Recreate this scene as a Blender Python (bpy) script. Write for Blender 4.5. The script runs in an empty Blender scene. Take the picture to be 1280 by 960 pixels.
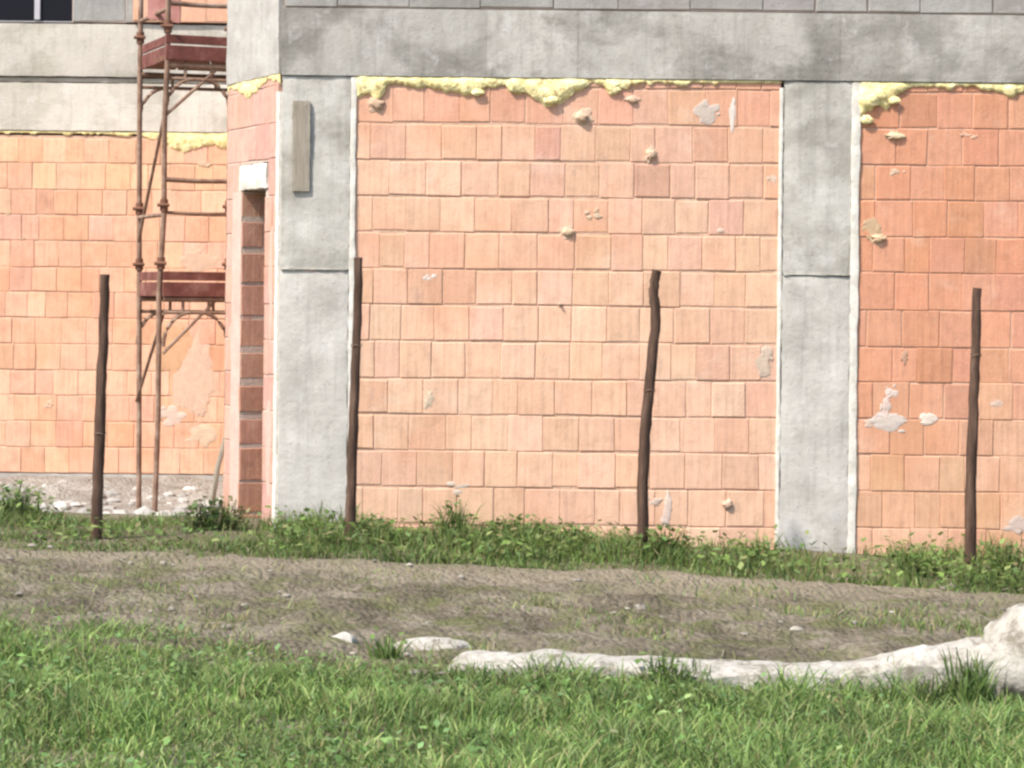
import bpy, math, random
import numpy as np
from mathutils import Vector, Matrix

RND = random.Random(7)
NR = np.random.default_rng(11)
C = bpy.context.scene.collection
sc = bpy.context.scene

# ------------------------------------------------------------------ camera constants
F = 2912.0            # focal length in photo pixels (1280 wide)
PX, PY = 640.0, 372.0
EYE = 1.6
ROLL = math.radians(0.62)
D = 16.0              # distance of the front facade

def at(px, py, y):
    """survey helper: point seen at photo pixel (px,py) at distance y"""
    dx, dy = px - PX, py - PY
    c, s = math.cos(ROLL), math.sin(ROLL)
    x = dx * c + dy * s
    v = -dx * s + dy * c
    return Vector((x / F * y, y, EYE - v / F * y))

# ------------------------------------------------------------------ numpy noise
_T = NR.random((256, 256))
def vnoise(x, y):
    x = np.asarray(x, float); y = np.asarray(y, float)
    xi = np.floor(x).astype(int); yi = np.floor(y).astype(int)
    fx = x - xi; fy = y - yi
    fx = fx * fx * (3 - 2 * fx); fy = fy * fy * (3 - 2 * fy)
    g = lambda a, b: _T[a % 256, b % 256]
    return ((g(xi, yi) * (1 - fx) + g(xi + 1, yi) * fx) * (1 - fy) +
            (g(xi, yi + 1) * (1 - fx) + g(xi + 1, yi + 1) * fx) * fy)
def fbm(x, y, o=4):
    r = 0; a = 0.5; t = 0
    for k in range(o):
        r = r + a * vnoise(np.asarray(x) * 2 ** k + 17.3 * k, np.asarray(y) * 2 ** k + 5.1 * k); t += a; a *= 0.5
    return r / t

def sstep(a, b, x):
    t = np.clip((np.asarray(x, float) - a) / (b - a), 0, 1)
    return t * t * (3 - 2 * t)

def ground_h(x, y):
    x = np.asarray(x, float); y = np.asarray(y, float)
    xc = np.clip(x, -9, 9)
    h = -0.035 * (xc + 1.4)
    back = sstep(16.2, 18.4, y) * sstep(-1.6, -2.6, x)
    h = h * (1 - back) + (-0.2) * back
    fine = (fbm(x * 1.1, y * 1.1) - 0.5) * 0.07 + (fbm(x * 5, y * 5, 3) - 0.5) * 0.022
    near = sstep(60, 30, np.abs(x) + np.abs(y - 12))
    return h + fine * near

# ------------------------------------------------------------------ object helpers
def tag(o, label=None, cat=None, group=None, kind=None):
    if label: o['label'] = label
    if cat: o['category'] = cat
    if group: o['group'] = group
    if kind: o['kind'] = kind
    return o

def thing(name, loc, label, cat, group=None):
    o = bpy.data.objects.new(name, None); C.objects.link(o)
    o.location = loc; o.empty_display_size = 0.2
    return tag(o, label, cat, group)

class MB:
    """collects geometry in world space; build() links it as ONE mesh object"""
    def __init__(s):
        s.v = []; s.f = []; s.c = []; s.m = []
    def add(s, vs, fs, col=(1, 1, 1), mi=0):
        b = len(s.v)
        s.v += [tuple(v) for v in vs]
        s.c += [tuple(col)] * len(vs)
        for f in fs:
            s.f.append([i + b for i in f]); s.m.append(mi)
    def hexa(s, p, col=(1, 1, 1), mi=0):      # 8 points: bottom ring 0-3, top ring 4-7
        s.add(p, [(3, 2, 1, 0), (4, 5, 6, 7), (0, 1, 5, 4), (1, 2, 6, 5), (2, 3, 7, 6), (3, 0, 4, 7)], col, mi)
    def box(s, x0, x1, y0, y1, z0, z1, col=(1, 1, 1), mi=0, j=0.0):
        p = [(x0, y0, z0), (x1, y0, z0), (x1, y1, z0), (x0, y1, z0), (x0, y0, z1), (x1, y0, z1), (x1, y1, z1), (x0, y1, z1)]
        if j: p = [tuple(a + RND.uniform(-j, j) for a in q) for q in p]
        s.hexa(p, col, mi)
    def tube(s, pts, rad, n=10, col=(1, 1, 1), mi=0, wob=0.0):
        pts = [Vector(p) for p in pts]
        if not isinstance(rad, (list, tuple)): rad = [rad] * len(pts)
        rings = []
        for i, p in enumerate(pts):
            d = (pts[min(i + 1, len(pts) - 1)] - pts[max(i - 1, 0)]).normalized()
            a = d.orthogonal().normalized() if abs(d.z) < 0.9 else d.cross(Vector((0, 1, 0))).normalized()
            b = d.cross(a)
            rings.append([p + (a * math.cos(t) + b * math.sin(t)) * rad[i] * (1 + RND.uniform(-wob, wob))
                          for t in [2 * math.pi * k / n for k in range(n)]])
        vs = [q for r in rings for q in r]; fs = []
        for i in range(len(pts) - 1):
            for k in range(n):
                fs.append((i * n + k, i * n + (k + 1) % n, (i + 1) * n + (k + 1) % n, (i + 1) * n + k))
        fs.append(tuple(range(n))[::-1]); fs.append(tuple(range((len(pts) - 1) * n, len(pts) * n)))
        s.add(vs, fs, col, mi)
    def blob(s, c, r, seed=0, n=10, m=7, rough=0.35, col=(1, 1, 1), mi=0, flat=1.0):
        c = Vector(c); rr = random.Random(seed); ph = [rr.uniform(0, 50) for _ in range(3)]
        vs = []; fs = []
        for j in range(m + 1):
            th = math.pi * j / m
            for i in range(n):
                a = 2 * math.pi * i / n
                d = Vector((math.sin(th) * math.cos(a), math.sin(th) * math.sin(a), math.cos(th)))
                k = 1 + rough * (2 * float(fbm(d.x * 1.3 + ph[0] + d.z, d.y * 1.3 + ph[1] - d.z * 0.7, 3)) - 1)
                vs.append(c + Vector((d.x * r[0], d.y * r[1], d.z * r[2])) * k)
        for j in range(m):
            for i in range(n):
                fs.append((j * n + i, (j + 1) * n + i, (j + 1) * n + (i + 1) % n, j * n + (i + 1) % n))
        s.add(vs, fs, col, mi)
    def build(s, name, mats, parent=None, smooth=False, bevel=0):
        me = bpy.data.meshes.new(name)
        off = Vector((0, 0, 0))
        if parent is not None: off = parent.matrix_world.translation if parent.parent else parent.location
        if parent is None:
            a = np.array(s.v); off = Vector(((a[:, 0].min() + a[:, 0].max()) / 2, (a[:, 1].min() + a[:, 1].max()) / 2, a[:, 2].min()))
        me.from_pydata([(v[0] - off[0], v[1] - off[1], v[2] - off[2]) for v in s.v], [], s.f)
        if not isinstance(mats, (list, tuple)): mats = [mats]
        for m in mats: me.materials.append(m)
        me.polygons.foreach_set('material_index', s.m)
        at_ = me.color_attributes.new('col', 'FLOAT_COLOR', 'POINT')
        a = np.ones((len(s.v), 4), np.float32); a[:, :3] = np.array(s.c, np.float32)
        at_.data.foreach_set('color', a.ravel())
        me.update()
        if smooth:
            me.polygons.foreach_set('use_smooth', [True] * len(me.polygons))
            me.set_sharp_from_angle(angle=math.radians(40))
        o = bpy.data.objects.new(name, me); C.objects.link(o)
        if parent is not None: o.parent = parent
        else: o.location = off
        if bevel:
            b = o.modifiers.new('edge', 'BEVEL'); b.width = bevel; b.segments = 2; b.limit_method = 'ANGLE'
        return o

def fast_mesh(name, V, loops, starts, totals, cols, mats, kind=None, mi=None):
    me = bpy.data.meshes.new(name)
    me.vertices.add(len(V)); me.vertices.foreach_set('co', V.astype(np.float32).ravel())
    me.loops.add(len(loops)); me.loops.foreach_set('vertex_index', loops.astype(np.int32))
    me.polygons.add(len(starts)); me.polygons.foreach_set('loop_start', starts.astype(np.int32))
    me.polygons.foreach_set('loop_total', totals.astype(np.int32))
    a = me.color_attributes.new('col', 'FLOAT_COLOR', 'POINT')
    cc = np.ones((len(V), 4), np.float32); cc[:, :3] = cols
    a.data.foreach_set('color', cc.ravel())
    for m in (mats if isinstance(mats, (list, tuple)) else [mats]): me.materials.append(m)
    me.update(calc_edges=True); me.validate()
    o = bpy.data.objects.new(name, me); C.objects.link(o)
    return o

# ------------------------------------------------------------------ materials
class NT:
    def __init__(s, name, rough=0.9, spec=0.25):
        s.m = bpy.data.materials.new(name); s.m.use_nodes = True
        s.t = s.m.node_tree; s.n = s.t.nodes
        s.b = s.n['Principled BSDF']; s.b.inputs['Roughness'].default_value = rough
        s.b.inputs['Specular IOR Level'].default_value = spec
        s.geo = s.n.new('ShaderNodeNewGeometry')
    def link(s, a, b): s.t.links.new(a, b)
    def mapped(s, scale):
        mp = s.n.new('ShaderNodeMapping'); mp.inputs['Scale'].default_value = scale
        s.link(s.geo.outputs['Position'], mp.inputs['Vector']); return mp.outputs[0]
    def noise(s, scale, detail=4, rough=0.6, vec=None, dist=0.0):
        n = s.n.new('ShaderNodeTexNoise'); n.inputs['Scale'].default_value = scale
        n.inputs['Detail'].default_value = detail; n.inputs['Roughness'].default_value = rough
        n.inputs['Distortion'].default_value = dist
        s.link(vec if vec is not None else s.geo.outputs['Position'], n.inputs['Vector'])
        return n.outputs['Fac']
    def voro(s, scale, vec=None, feature='F1', out='Distance'):
        n = s.n.new('ShaderNodeTexVoronoi'); n.feature = feature; n.inputs['Scale'].default_value = scale
        s.link(vec if vec is not None else s.geo.outputs['Position'], n.inputs['Vector']); return n.outputs[out]
    def ramp(s, fac, stops, interp='LINEAR'):
        r = s.n.new('ShaderNodeValToRGB'); r.color_ramp.interpolation = interp
        e = r.color_ramp.elements
        while len(e) < len(stops): e.new(0.5)
        for k, (p, c) in enumerate(stops):
            e[k].position = p
            e[k].color = (c, c, c, 1) if isinstance(c, (int, float)) else (*c, 1)
        s.link(fac, r.inputs['Fac']); return r.outputs['Color']
    def attr(s):
        a = s.n.new('ShaderNodeAttribute'); a.attribute_name = 'col'; return a.outputs['Color']
    def mix(s, fac, a, b, mode='MIX'):
        m = s.n.new('ShaderNodeMix'); m.data_type = 'RGBA'; m.blend_type = mode
        for k, val in ((0, fac), (6, a), (7, b)):
            sock = m.inputs[k]
            if isinstance(val, (int, float)): sock.default_value = val if k == 0 else (val, val, val, 1)
            elif isinstance(val, tuple): sock.default_value = (*val, 1)
            else: s.link(val, sock)
        return m.outputs[2]
    def math(s, op, a, b=0.0):
        m = s.n.new('ShaderNodeMath'); m.operation = op
        for sock, val in ((m.inputs[0], a), (m.inputs[1], b)):
            if isinstance(val, (int, float)): sock.default_value = val
            else: s.link(val, sock)
        return m.outputs[0]
    def color(s, c):
        if isinstance(c, tuple): s.b.inputs['Base Color'].default_value = (*c, 1)
        else: s.link(c, s.b.inputs['Base Color'])
    def bump(s, h, strength=0.5, dist=0.01):
        b = s.n.new('ShaderNodeBump'); b.inputs['Strength'].default_value = strength; b.inputs['Distance'].default_value = dist
        s.link(h, b.inputs['Height']); s.link(b.outputs[0], s.b.inputs['Normal'])

def m_brick():
    t = NT('hollow clay brick', 0.92, 0.15)
    c = t.attr()
    c = t.mix(1.0, c, t.ramp(t.noise(9, 6, 0.7), [(0.28, 0.82), (0.5, 1.0), (0.75, 1.10)]), 'MULTIPLY')
    c = t.mix(1.0, c, t.ramp(t.noise(30, 4, 0.7, t.mapped((1, 1, 0.10))), [(0.32, 0.86), (0.5, 1.0), (0.7, 1.05)]), 'MULTIPLY')   # ribs of the extruded face
    c = t.mix(t.ramp(t.noise(48, 3, 0.6), [(0.66, 0.0), (0.74, 0.5)]), c, (0.36, 0.17, 0.10))   # chips
    c = t.mix(t.ramp(t.noise(26, 4, 0.7), [(0.56, 0.0), (0.78, 0.40)]), c, (0.60, 0.45, 0.34))     # dusty bloom
    c = t.mix(t.ramp(t.noise(3.1, 5, 0.65), [(0.58, 0.0), (0.74, 0.36)]), c, (0.62, 0.48, 0.38))  # mortar smears
    c = t.mix(t.ramp(t.noise(1.3, 3, 0.6), [(0.36, 0.30), (0.50, 0.0)]), c, (0.46, 0.20, 0.10))
    t.color(c)
    groove = t.voro(34, t.mapped((1, 1, 0.02)))
    h = t.math('ADD', t.math('MULTIPLY', groove, 0.5), t.noise(60, 4, 0.7))
    t.bump(h, 0.55, 0.007)
    return t.m

def m_mortar(name, col, dark):
    t = NT(name, 0.95, 0.1)
    t.color(t.mix(t.ramp(t.noise(7, 5, 0.7), [(0.3, 0.0), (0.7, 1.0)]), dark, col))
    t.bump(t.noise(45, 5, 0.7), 0.8, 0.01)
    return t.m

def m_concrete(name, lo, mid, hi, stain=0.5, panel=True, boards=0.0):
    t = NT(name, 0.88, 0.25)
    c = t.ramp(t.noise(2.3, 6, 0.62, t.mapped((1, 1, 1.6))), [(0.30, lo), (0.5, mid), (0.70, hi)])
    if panel:   # patches left by the shuttering panels
        b = t.n.new('ShaderNodeTexBrick')
        b.inputs['Scale'].default_value = 1.0; b.inputs['Mortar Size'].default_value = 0.006
        b.inputs['Brick Width'].default_value = 0.83; b.inputs['Row Height'].default_value = 0.29
        b.inputs['Color1'].default_value = (0.80, 0.79, 0.77, 1); b.inputs['Color2'].default_value = (1.12, 1.12, 1.11, 1)
        b.inputs['Mortar'].default_value = (0.72, 0.70, 0.66, 1)
        sep = t.n.new('ShaderNodeSeparateXYZ'); t.link(t.geo.outputs['Position'], sep.inputs[0])
        cmb = t.n.new('ShaderNodeCombineXYZ')
        t.link(t.math('ADD', sep.outputs['X'], t.math('MULTIPLY', sep.outputs['Y'], 0.7)), cmb.inputs['X'])
        t.link(t.math('ADD', sep.outputs['Z'], t.math('MULTIPLY', t.noise(1.1, 3), 0.10)), cmb.inputs['Y'])
        t.link(cmb.outputs[0], b.inputs['Vector'])
        c = t.mix(0.3, c, b.outputs['Color'], 'MULTIPLY')
        c = t.mix(t.ramp(t.noise(1.1, 5, 0.62, t.mapped((1, 1, 1.5)), 0.3), [(0.45, 0.0), (0.53, 0.7)]), c, tuple(v * 1.12 for v in hi))
    st = t.ramp(t.noise(1.9, 6, 0.7, t.mapped((1.6, 1.6, 0.9)), 0.8), [(0.46, 0.0), (0.66, stain)])
    c = t.mix(t.math('MULTIPLY', st, 0.7), c, (0.20, 0.18, 0.155))
    c = t.mix(t.ramp(t.noise(5, 5, 0.7), [(0.56, 0.0), (0.68, 0.55)]), c, (0.47, 0.455, 0.43))
    c = t.mix(1.0, c, t.ramp(t.noise(6, 5, 0.75, t.mapped((3.2, 3.2, 0.22)), 0.3), [(0.33, 0.86), (0.48, 1.0), (0.7, 1.04)]), 'MULTIPLY')   # drips and board grain
    c = t.mix(t.ramp(t.noise(2.9, 6, 0.75), [(0.60, 0.0), (0.68, stain * 0.8)]), c, (0.15, 0.135, 0.115))
    pits = t.voro(22)
    c = t.mix(t.ramp(pits, [(0.08, 0.6), (0.16, 0.0)]), c, (0.20, 0.18, 0.16))
    c = t.mix(1.0, c, t.attr(), 'MULTIPLY')
    t.color(c)
    h = t.math('ADD', t.noise(35, 6, 0.7), t.math('MULTIPLY', t.noise(4, 3), 1.5))
    if boards: h = t.math('ADD', h, t.math('MULTIPLY', t.voro(9, t.mapped((1, 1, 0.01))), boards))
    t.bump(h, 0.5, 0.01)
    return t.m

def m_simple(name, stops, nscale, rough=0.85, bump=0.4, bscale=40, spec=0.2, metal=0.0, use_attr=True, stretch=None):
    t = NT(name, rough, spec)
    v = t.mapped(stretch) if stretch else None
    c = t.ramp(t.noise(nscale, 5, 0.65, v), stops)
    if use_attr: c = t.mix(1.0, c, t.attr(), 'MULTIPLY')
    t.color(c); t.b.inputs['Metallic'].default_value = metal
    t.bump(t.noise(bscale, 5, 0.7, v), bump, 0.008)
    return t.m

def m_leaf(name, rough=0.55, trans=0.35):
    t = NT(name, rough, 0.3)
    c = t.mix(1.0, t.attr(), t.ramp(t.noise(2.0, 3), [(0.3, 0.75), (0.7, 1.2)]), 'MULTIPLY')
    t.color(c)
    tr = t.n.new('ShaderNodeBsdfTranslucent'); t.link(c, tr.inputs['Color'])
    mx = t.n.new('ShaderNodeMixShader'); mx.inputs[0].default_value = trans
    t.link(t.b.outputs[0], mx.inputs[1]); t.link(tr.outputs[0], mx.inputs[2])
    t.link(mx.outputs[0], t.n['Material Output'].inputs['Surface'])
    return t.m

def m_soil(name, a, b, c_, extra_green=0.0, dusty=False):
    t = NT(name, 0.97, 0.1)
    c = t.ramp(t.noise(2.0, 7, 0.70, t.mapped((0.8, 0.7, 1)), 0.4), [(0.36, a), (0.5, b), (0.62, c_)])
    c = t.mix(t.ramp(t.noise(11, 5, 0.75), [(0.5, 0.0), (0.66, 0.6)]), c, c_)
    c = t.mix(t.ramp(t.noise(17, 4, 0.7), [(0.34, 0.6), (0.46, 0.0)]), c, a)
    if extra_green:
        sep = t.n.new('ShaderNodeSeparateXYZ'); t.link(t.geo.outputs['Position'], sep.inputs[0])
        c = t.mix(t.math('MULTIPLY', t.ramp(t.noise(2.7, 5, 0.7), [(0.48, 0.0), (0.62, extra_green)]), 1.0), c, (0.13, 0.14, 0.055))
    if dusty:   # drier dust swept up along the far wheel track
        sp = t.n.new('ShaderNodeSeparateXYZ'); t.link(t.geo.outputs['Position'], sp.inputs[0])
        w_ = t.math('ADD', sp.outputs['Y'], t.math('MULTIPLY', t.noise(0.9, 4, 0.6), 1.2))
        band = t.ramp(t.math('MULTIPLY', t.math('SUBTRACT', w_, 13.2), 0.6), [(0.25, 0.0), (0.55, 0.7), (0.8, 0.5)])
        c = t.mix(band, c, (0.27, 0.23, 0.165))
    t.color(c)
    h = t.math('ADD', t.noise(14, 6, 0.75), t.math('MULTIPLY', t.voro(30), -0.6))
    t.bump(h, 1.0, 0.05)
    return t.m

M = {}
M['brick'] = m_brick()
M['joint'] = m_mortar('brick bed joint', (0.58, 0.39, 0.285), (0.44, 0.265, 0.18))
M['pale_joint'] = m_mortar('pale mortar', (0.50, 0.39, 0.33), (0.40, 0.30, 0.25))
M['splat'] = m_simple('mortar splash', [(0.3, (0.85, 0.85, 0.85)), (0.7, (1, 1, 1))], 20, 0.9, 0.6)
M['filler'] = m_simple('white joint filler', [(0.3, (0.44, 0.41, 0.35)), (0.55, (0.58, 0.55, 0.49)), (0.75, (0.66, 0.64, 0.59))], 9, 0.85, 0.6)
def m_foam():
    t = NT('expanding foam', 0.85, 0.2)
    c = t.ramp(t.noise(11, 5, 0.7), [(0.30, (0.46, 0.37, 0.18)), (0.44, (0.70, 0.59, 0.27)), (0.66, (0.80, 0.72, 0.40))])
    c = t.mix(t.ramp(t.noise(23, 5, 0.75), [(0.53, 0.0), (0.62, 0.75)]), c, (0.34, 0.22, 0.10))
    t.color(c)
    h = t.math('ADD', t.math('MULTIPLY', t.voro(45), 0.7), t.noise(30, 5, 0.7))
    t.bump(h, 0.6, 0.008)
    return t.m
M['foam'] = m_foam()
M['beam'] = m_concrete('cast beam concrete', (0.155, 0.146, 0.126), (0.255, 0.241, 0.214), (0.37, 0.35, 0.315), 0.65)
M['beam_side'] = m_concrete('pale cast concrete', (0.29, 0.27, 0.245), (0.36, 0.34, 0.31), (0.42, 0.40, 0.37), 0.2, False)
M['column_up'] = m_concrete('column concrete rough', (0.25, 0.235, 0.20), (0.385, 0.365, 0.322), (0.50, 0.48, 0.44), 0.45, False, 1.0)
M['column_lo'] = m_concrete('column concrete smooth', (0.32, 0.30, 0.265), (0.43, 0.405, 0.365), (0.52, 0.495, 0.455), 0.3, False)
M['wing_beam'] = m_concrete('wing beam concrete', (0.33, 0.31, 0.265), (0.40, 0.375, 0.325), (0.46, 0.43, 0.385), 0.2)
M['block'] = m_concrete('concrete block', (0.27, 0.26, 0.235), (0.34, 0.325, 0.295), (0.41, 0.395, 0.365), 0.3, False)
M['board'] = m_simple('weathered board', [(0.3, (0.20, 0.17, 0.13)), (0.7, (0.33, 0.29, 0.235))], 6, 0.9, 0.6, 30, stretch=(8, 8, 0.6))
M['post'] = m_simple('weathered post wood', [(0.3, (0.045, 0.026, 0.018)), (0.55, (0.088, 0.052, 0.036)), (0.75, (0.15, 0.098, 0.070))], 5, 0.9, 0.9, 25, stretch=(6, 6, 0.8))
M['steel'] = m_simple('painted scaffold tube', [(0.32, (0.12, 0.070, 0.048)), (0.5, (0.20, 0.125, 0.088)), (0.72, (0.32, 0.24, 0.185))], 9, 0.6, 0.3, 40)
M['red'] = m_simple('red scaffold paint', [(0.32, (0.085, 0.030, 0.022)), (0.52, (0.145, 0.050, 0.040)), (0.72, (0.22, 0.11, 0.09))], 7, 0.65, 0.3, 40)
M['rust'] = m_simple('rust', [(0.3, (0.11, 0.05, 0.032)), (0.7, (0.19, 0.095, 0.06))], 9, 0.8, 0.4)
M['frame'] = m_simple('white window frame', [(0.3, (0.34, 0.33, 0.35)), (0.7, (0.42, 0.41, 0.42))], 5, 0.5, 0.05)
M['soil'] = m_soil('soil', (0.10, 0.085, 0.05), (0.16, 0.14, 0.09), (0.23, 0.20, 0.14), 0.7)
M['lane'] = m_soil('dry lane dirt', (0.088, 0.074, 0.050), (0.165, 0.138, 0.098), (0.27, 0.232, 0.175), 0.75, True)
M['apron'] = m_soil('pale apron rubble', (0.20, 0.175, 0.145), (0.28, 0.25, 0.215), (0.38, 0.35, 0.31))
def m_whitestone():
    t = NT('white limed concrete', 0.95, 0.1)
    c = t.ramp(t.noise(7, 6, 0.72), [(0.36, (0.19, 0.165, 0.13)), (0.47, (0.40, 0.37, 0.32)), (0.64, (0.51, 0.48, 0.43))])
    cr = t.noise(5, 6, 0.8, None, 1.5)
    c = t.mix(t.ramp(cr, [(0.485, 0.0), (0.50, 0.45), (0.515, 0.0)]), c, (0.16, 0.14, 0.11))
    c = t.mix(t.ramp(t.noise(24, 5, 0.75), [(0.52, 0.0), (0.66, 0.55)]), c, (0.19, 0.17, 0.11))
    c = t.mix(1.0, c, t.attr(), 'MULTIPLY')
    t.color(c)
    h = t.math('ADD', t.noise(26, 6, 0.78), t.math('MULTIPLY', t.noise(7, 5, 0.7), 0.8))
    t.bump(h, 1.0, 0.02)
    return t.m
M['whitestone'] = m_whitestone()
M['stone'] = m_simple('rubble stone', [(0.3, (0.75, 0.75, 0.75)), (0.7, (1.05, 1.05, 1.05))], 9, 0.95, 0.8, 30)
M['grass'] = m_leaf('grass blades')
M['leaf'] = m_leaf('weed leaves', 0.5, 0.3)
M['dark'] = m_simple('unplastered interior', [(0.3, (0.10, 0.08, 0.065)), (0.7, (0.15, 0.12, 0.10))], 4, 0.95, 0.3)
g = NT('window glass', 0.15, 0.04); g.color((0.012, 0.012, 0.016)); M['dark_fill'] = g.m  # opaque black; darkness of the unlit room is put into the colour

# ------------------------------------------------------------------ brick laying
PAL = {
 'mid':   [(0.63, 0.365, 0.245), (0.66, 0.40, 0.275), (0.61, 0.345, 0.225), (0.65, 0.385, 0.27), (0.68, 0.425, 0.295), (0.60, 0.35, 0.23), (0.64, 0.365, 0.265)],
 'right': [(0.56, 0.255, 0.155), (0.53, 0.225, 0.13), (0.59, 0.28, 0.175), (0.56, 0.245, 0.16), (0.52, 0.22, 0.12)],
 'wing':  [(0.64, 0.37, 0.215), (0.67, 0.41, 0.24), (0.61, 0.335, 0.19), (0.63, 0.35, 0.23), (0.69, 0.44, 0.27), (0.58, 0.30, 0.165)],
 'side':  [(0.62, 0.36, 0.28), (0.64, 0.38, 0.29), (0.58, 0.31, 0.25), (0.66, 0.41, 0.31)],
 'inner': [(0.42, 0.22, 0.15), (0.38, 0.20, 0.14), (0.46, 0.24, 0.17)],  # doorway bricks, their shade put into darker colours
 'grey':  [(1, 1, 1), (0.9, 0.9, 0.89), (1.08, 1.07, 1.05), (0.82, 0.81, 0.79)],
}
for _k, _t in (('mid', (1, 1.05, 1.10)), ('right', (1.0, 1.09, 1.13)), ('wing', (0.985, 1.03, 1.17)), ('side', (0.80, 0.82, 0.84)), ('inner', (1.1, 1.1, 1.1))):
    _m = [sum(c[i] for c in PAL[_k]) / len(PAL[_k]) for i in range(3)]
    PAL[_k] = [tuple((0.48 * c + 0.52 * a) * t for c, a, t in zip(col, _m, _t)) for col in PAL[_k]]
class Frame:
    def __init__(s, o, u, n):
        s.o = Vector(o); s.u = Vector(u).normalized(); s.n = Vector(n).normalized()
    def p(s, a, h, d=0.0):
        return s.o + s.u * a + s.n * d + Vector((0, 0, h))

def lay(mb, fr, a0, a1, h0, h1, pal, bw=0.24, bh=0.25, gap=0.006, bed=0.014, depth=0.07, holes=(), rnd=None, top=None, tone=None, mi=0, back=0.006, mmi=1, run=None):
    """a running-bond field of bricks on a wall plane (outer face at d=0) with recessed joints"""
    rnd = rnd or RND
    nrow = int(math.ceil((h1 - h0) / bh - 1e-6))
    rowj = [0] + [rnd.uniform(-0.006, 0.006) for _ in range(nrow - 1)] + [0]
    for r in range(nrow):
        z0 = h0 + r * bh; z1 = min(z0 + bh, h1)
        if z1 - z0 < 0.03: continue
        spans = [(a0, a1)]
        for (ha, hb, hz0, hz1) in holes:
            if z1 > hz0 + 0.02 and z0 < hz1 - 0.02:
                ns = []
                for (p, q) in spans:
                    if hb <= p or ha >= q: ns.append((p, q)); continue
                    if ha > p: ns.append((p, ha))
                    if hb < q: ns.append((hb, q))
                spans = ns
        z0 += rowj[r]; z1 += rowj[r + 1]
        off = rnd.uniform(0.35, 0.65) * bw if r % 2 else rnd.uniform(-0.06, 0.06) * bw
        for (p, q) in spans:
            k = math.floor((p - a0 - off) / bw)
            x = a0 + off + k * bw
            while x < q - 1e-6:
                w = bw * rnd.choice((1, 1, 1, 1.04, 0.95, 0.98, 1.08, 0.9, 1.0, 0.72))
                xa, xb = max(x, p), min(x + w, q); x += w
                if xb - xa < 0.025: continue
                base = rnd.choice(PAL[pal]); k1 = rnd.gauss(1, 0.03)
                if rnd.random() < 0.04: k1 *= 0.90
                col = tuple(min(0.8, 0.92 * c * k1 * (1 + rnd.uniform(-0.03, 0.03))) for c in base)
                if tone: col = tuple(c * t for c, t in zip(col, tone((xa + xb) / 2, (z0 + z1) / 2)))
                g2 = gap / 2 * rnd.uniform(0.0, 1.2); b2 = bed / 2 * rnd.uniform(0.25, 1.8)
                d = rnd.uniform(-0.0025, 0.0025); bv = rnd.uniform(0.003, 0.006)
                j = lambda: rnd.uniform(-0.0032, 0.0032)
                X0, X1, Z0, Z1 = xa + g2, xb - g2 * rnd.uniform(0.5, 1.3), z0 + b2, z1 - b2
                if top:   # cut by a sloping top line
                    if Z0 > top((xa + xb) / 2): continue
                q4 = [(X0 + j(), Z0 + j()), (X1 + j(), Z0 + j()), (X1 + j(), Z1 + j()), (X0 + j(), Z1 + j())]
                cx, cz = (X0 + X1) / 2, (Z0 + Z1) / 2
                ins = lambda v: (v[0] + (bv if v[0] < cx else -bv), v[1] + (bv if v[1] < cz else -bv))
                vs = [fr.p(*ins(v), d + rnd.uniform(-0.0015, 0.0015)) for v in q4] + [fr.p(v[0], v[1], d - bv) for v in q4] + [fr.p(v[0], v[1], -depth) for v in q4]
                fs = [(0, 1, 2, 3)]
                for i in range(4):
                    n_ = (i + 1) % 4
                    fs.append((4 + i, 4 + n_, n_, i)); fs.append((8 + i, 8 + n_, 4 + n_, 4 + i))
                mb.add(vs, fs, col, mi)
    # backing of mortar, as strips that leave the holes open
    edges = sorted({a0, a1, *[max(a0, min(a1, h[k])) for h in holes for k in (0, 1)]})
    for e0, e1 in zip(edges, edges[1:]):
        zs = [(h0, h1 if not top else top((e0 + e1) / 2) - 0.05)]
        for (ha, hb, hz0, hz1) in holes:
            if ha < (e0 + e1) / 2 < hb:
                zs = [w for (p, q) in zs for w in ((p, min(q, hz0)), (max(p, hz1), q))]
        for (z0, z1) in zs:
            if z1 - z0 < 0.01: continue
            m = [fr.p(e0, z0, -back), fr.p(e1, z0, -back), fr.p(e1, z0, -0.20), fr.p(e0, z0, -0.20),
                 fr.p(e0, z1, -back), fr.p(e1, z1, -back), fr.p(e1, z1, -0.20), fr.p(e0, z1, -0.20)]
            mb.hexa(m, (1, 1, 1), mmi)

def dab(mb, fr, a, h, ra, rh, col, mi, seed, t=0.012, n=16):
    """irregular thin dab of mortar stuck on the wall"""
    rr = random.Random(seed); ph = rr.uniform(0, 99)
    n = 18
    rings = ((1.0, -0.003), (0.86, t * 0.5), (0.5, t))
    vs = []; fs = []
    for (k, d) in rings:
        for i in range(n):
            th = 2 * math.pi * i / n
            w = 0.25 + 1.3 * float(fbm(math.cos(th) * 1.9 + ph, math.sin(th) * 1.9 + ph, 4)) + 0.12 * (float(fbm(math.cos(th) * 7 + ph, math.sin(th) * 7, 2)) - 0.5)
            vs.append(fr.p(a + math.cos(th) * ra * k * w, h + math.sin(th) * rh * k * w, d))
    vs.append(fr.p(a, h, t * 1.1))
    for r in range(2):
        for i in range(n):
            fs.append((r * n + i, r * n + (i + 1) % n, (r + 1) * n + (i + 1) % n, (r + 1) * n + i))
    for i in range(n): fs.append((2 * n + i, 2 * n + (i + 1) % n, 3 * n))
    mb.add(vs, fs, col, mi)

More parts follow.
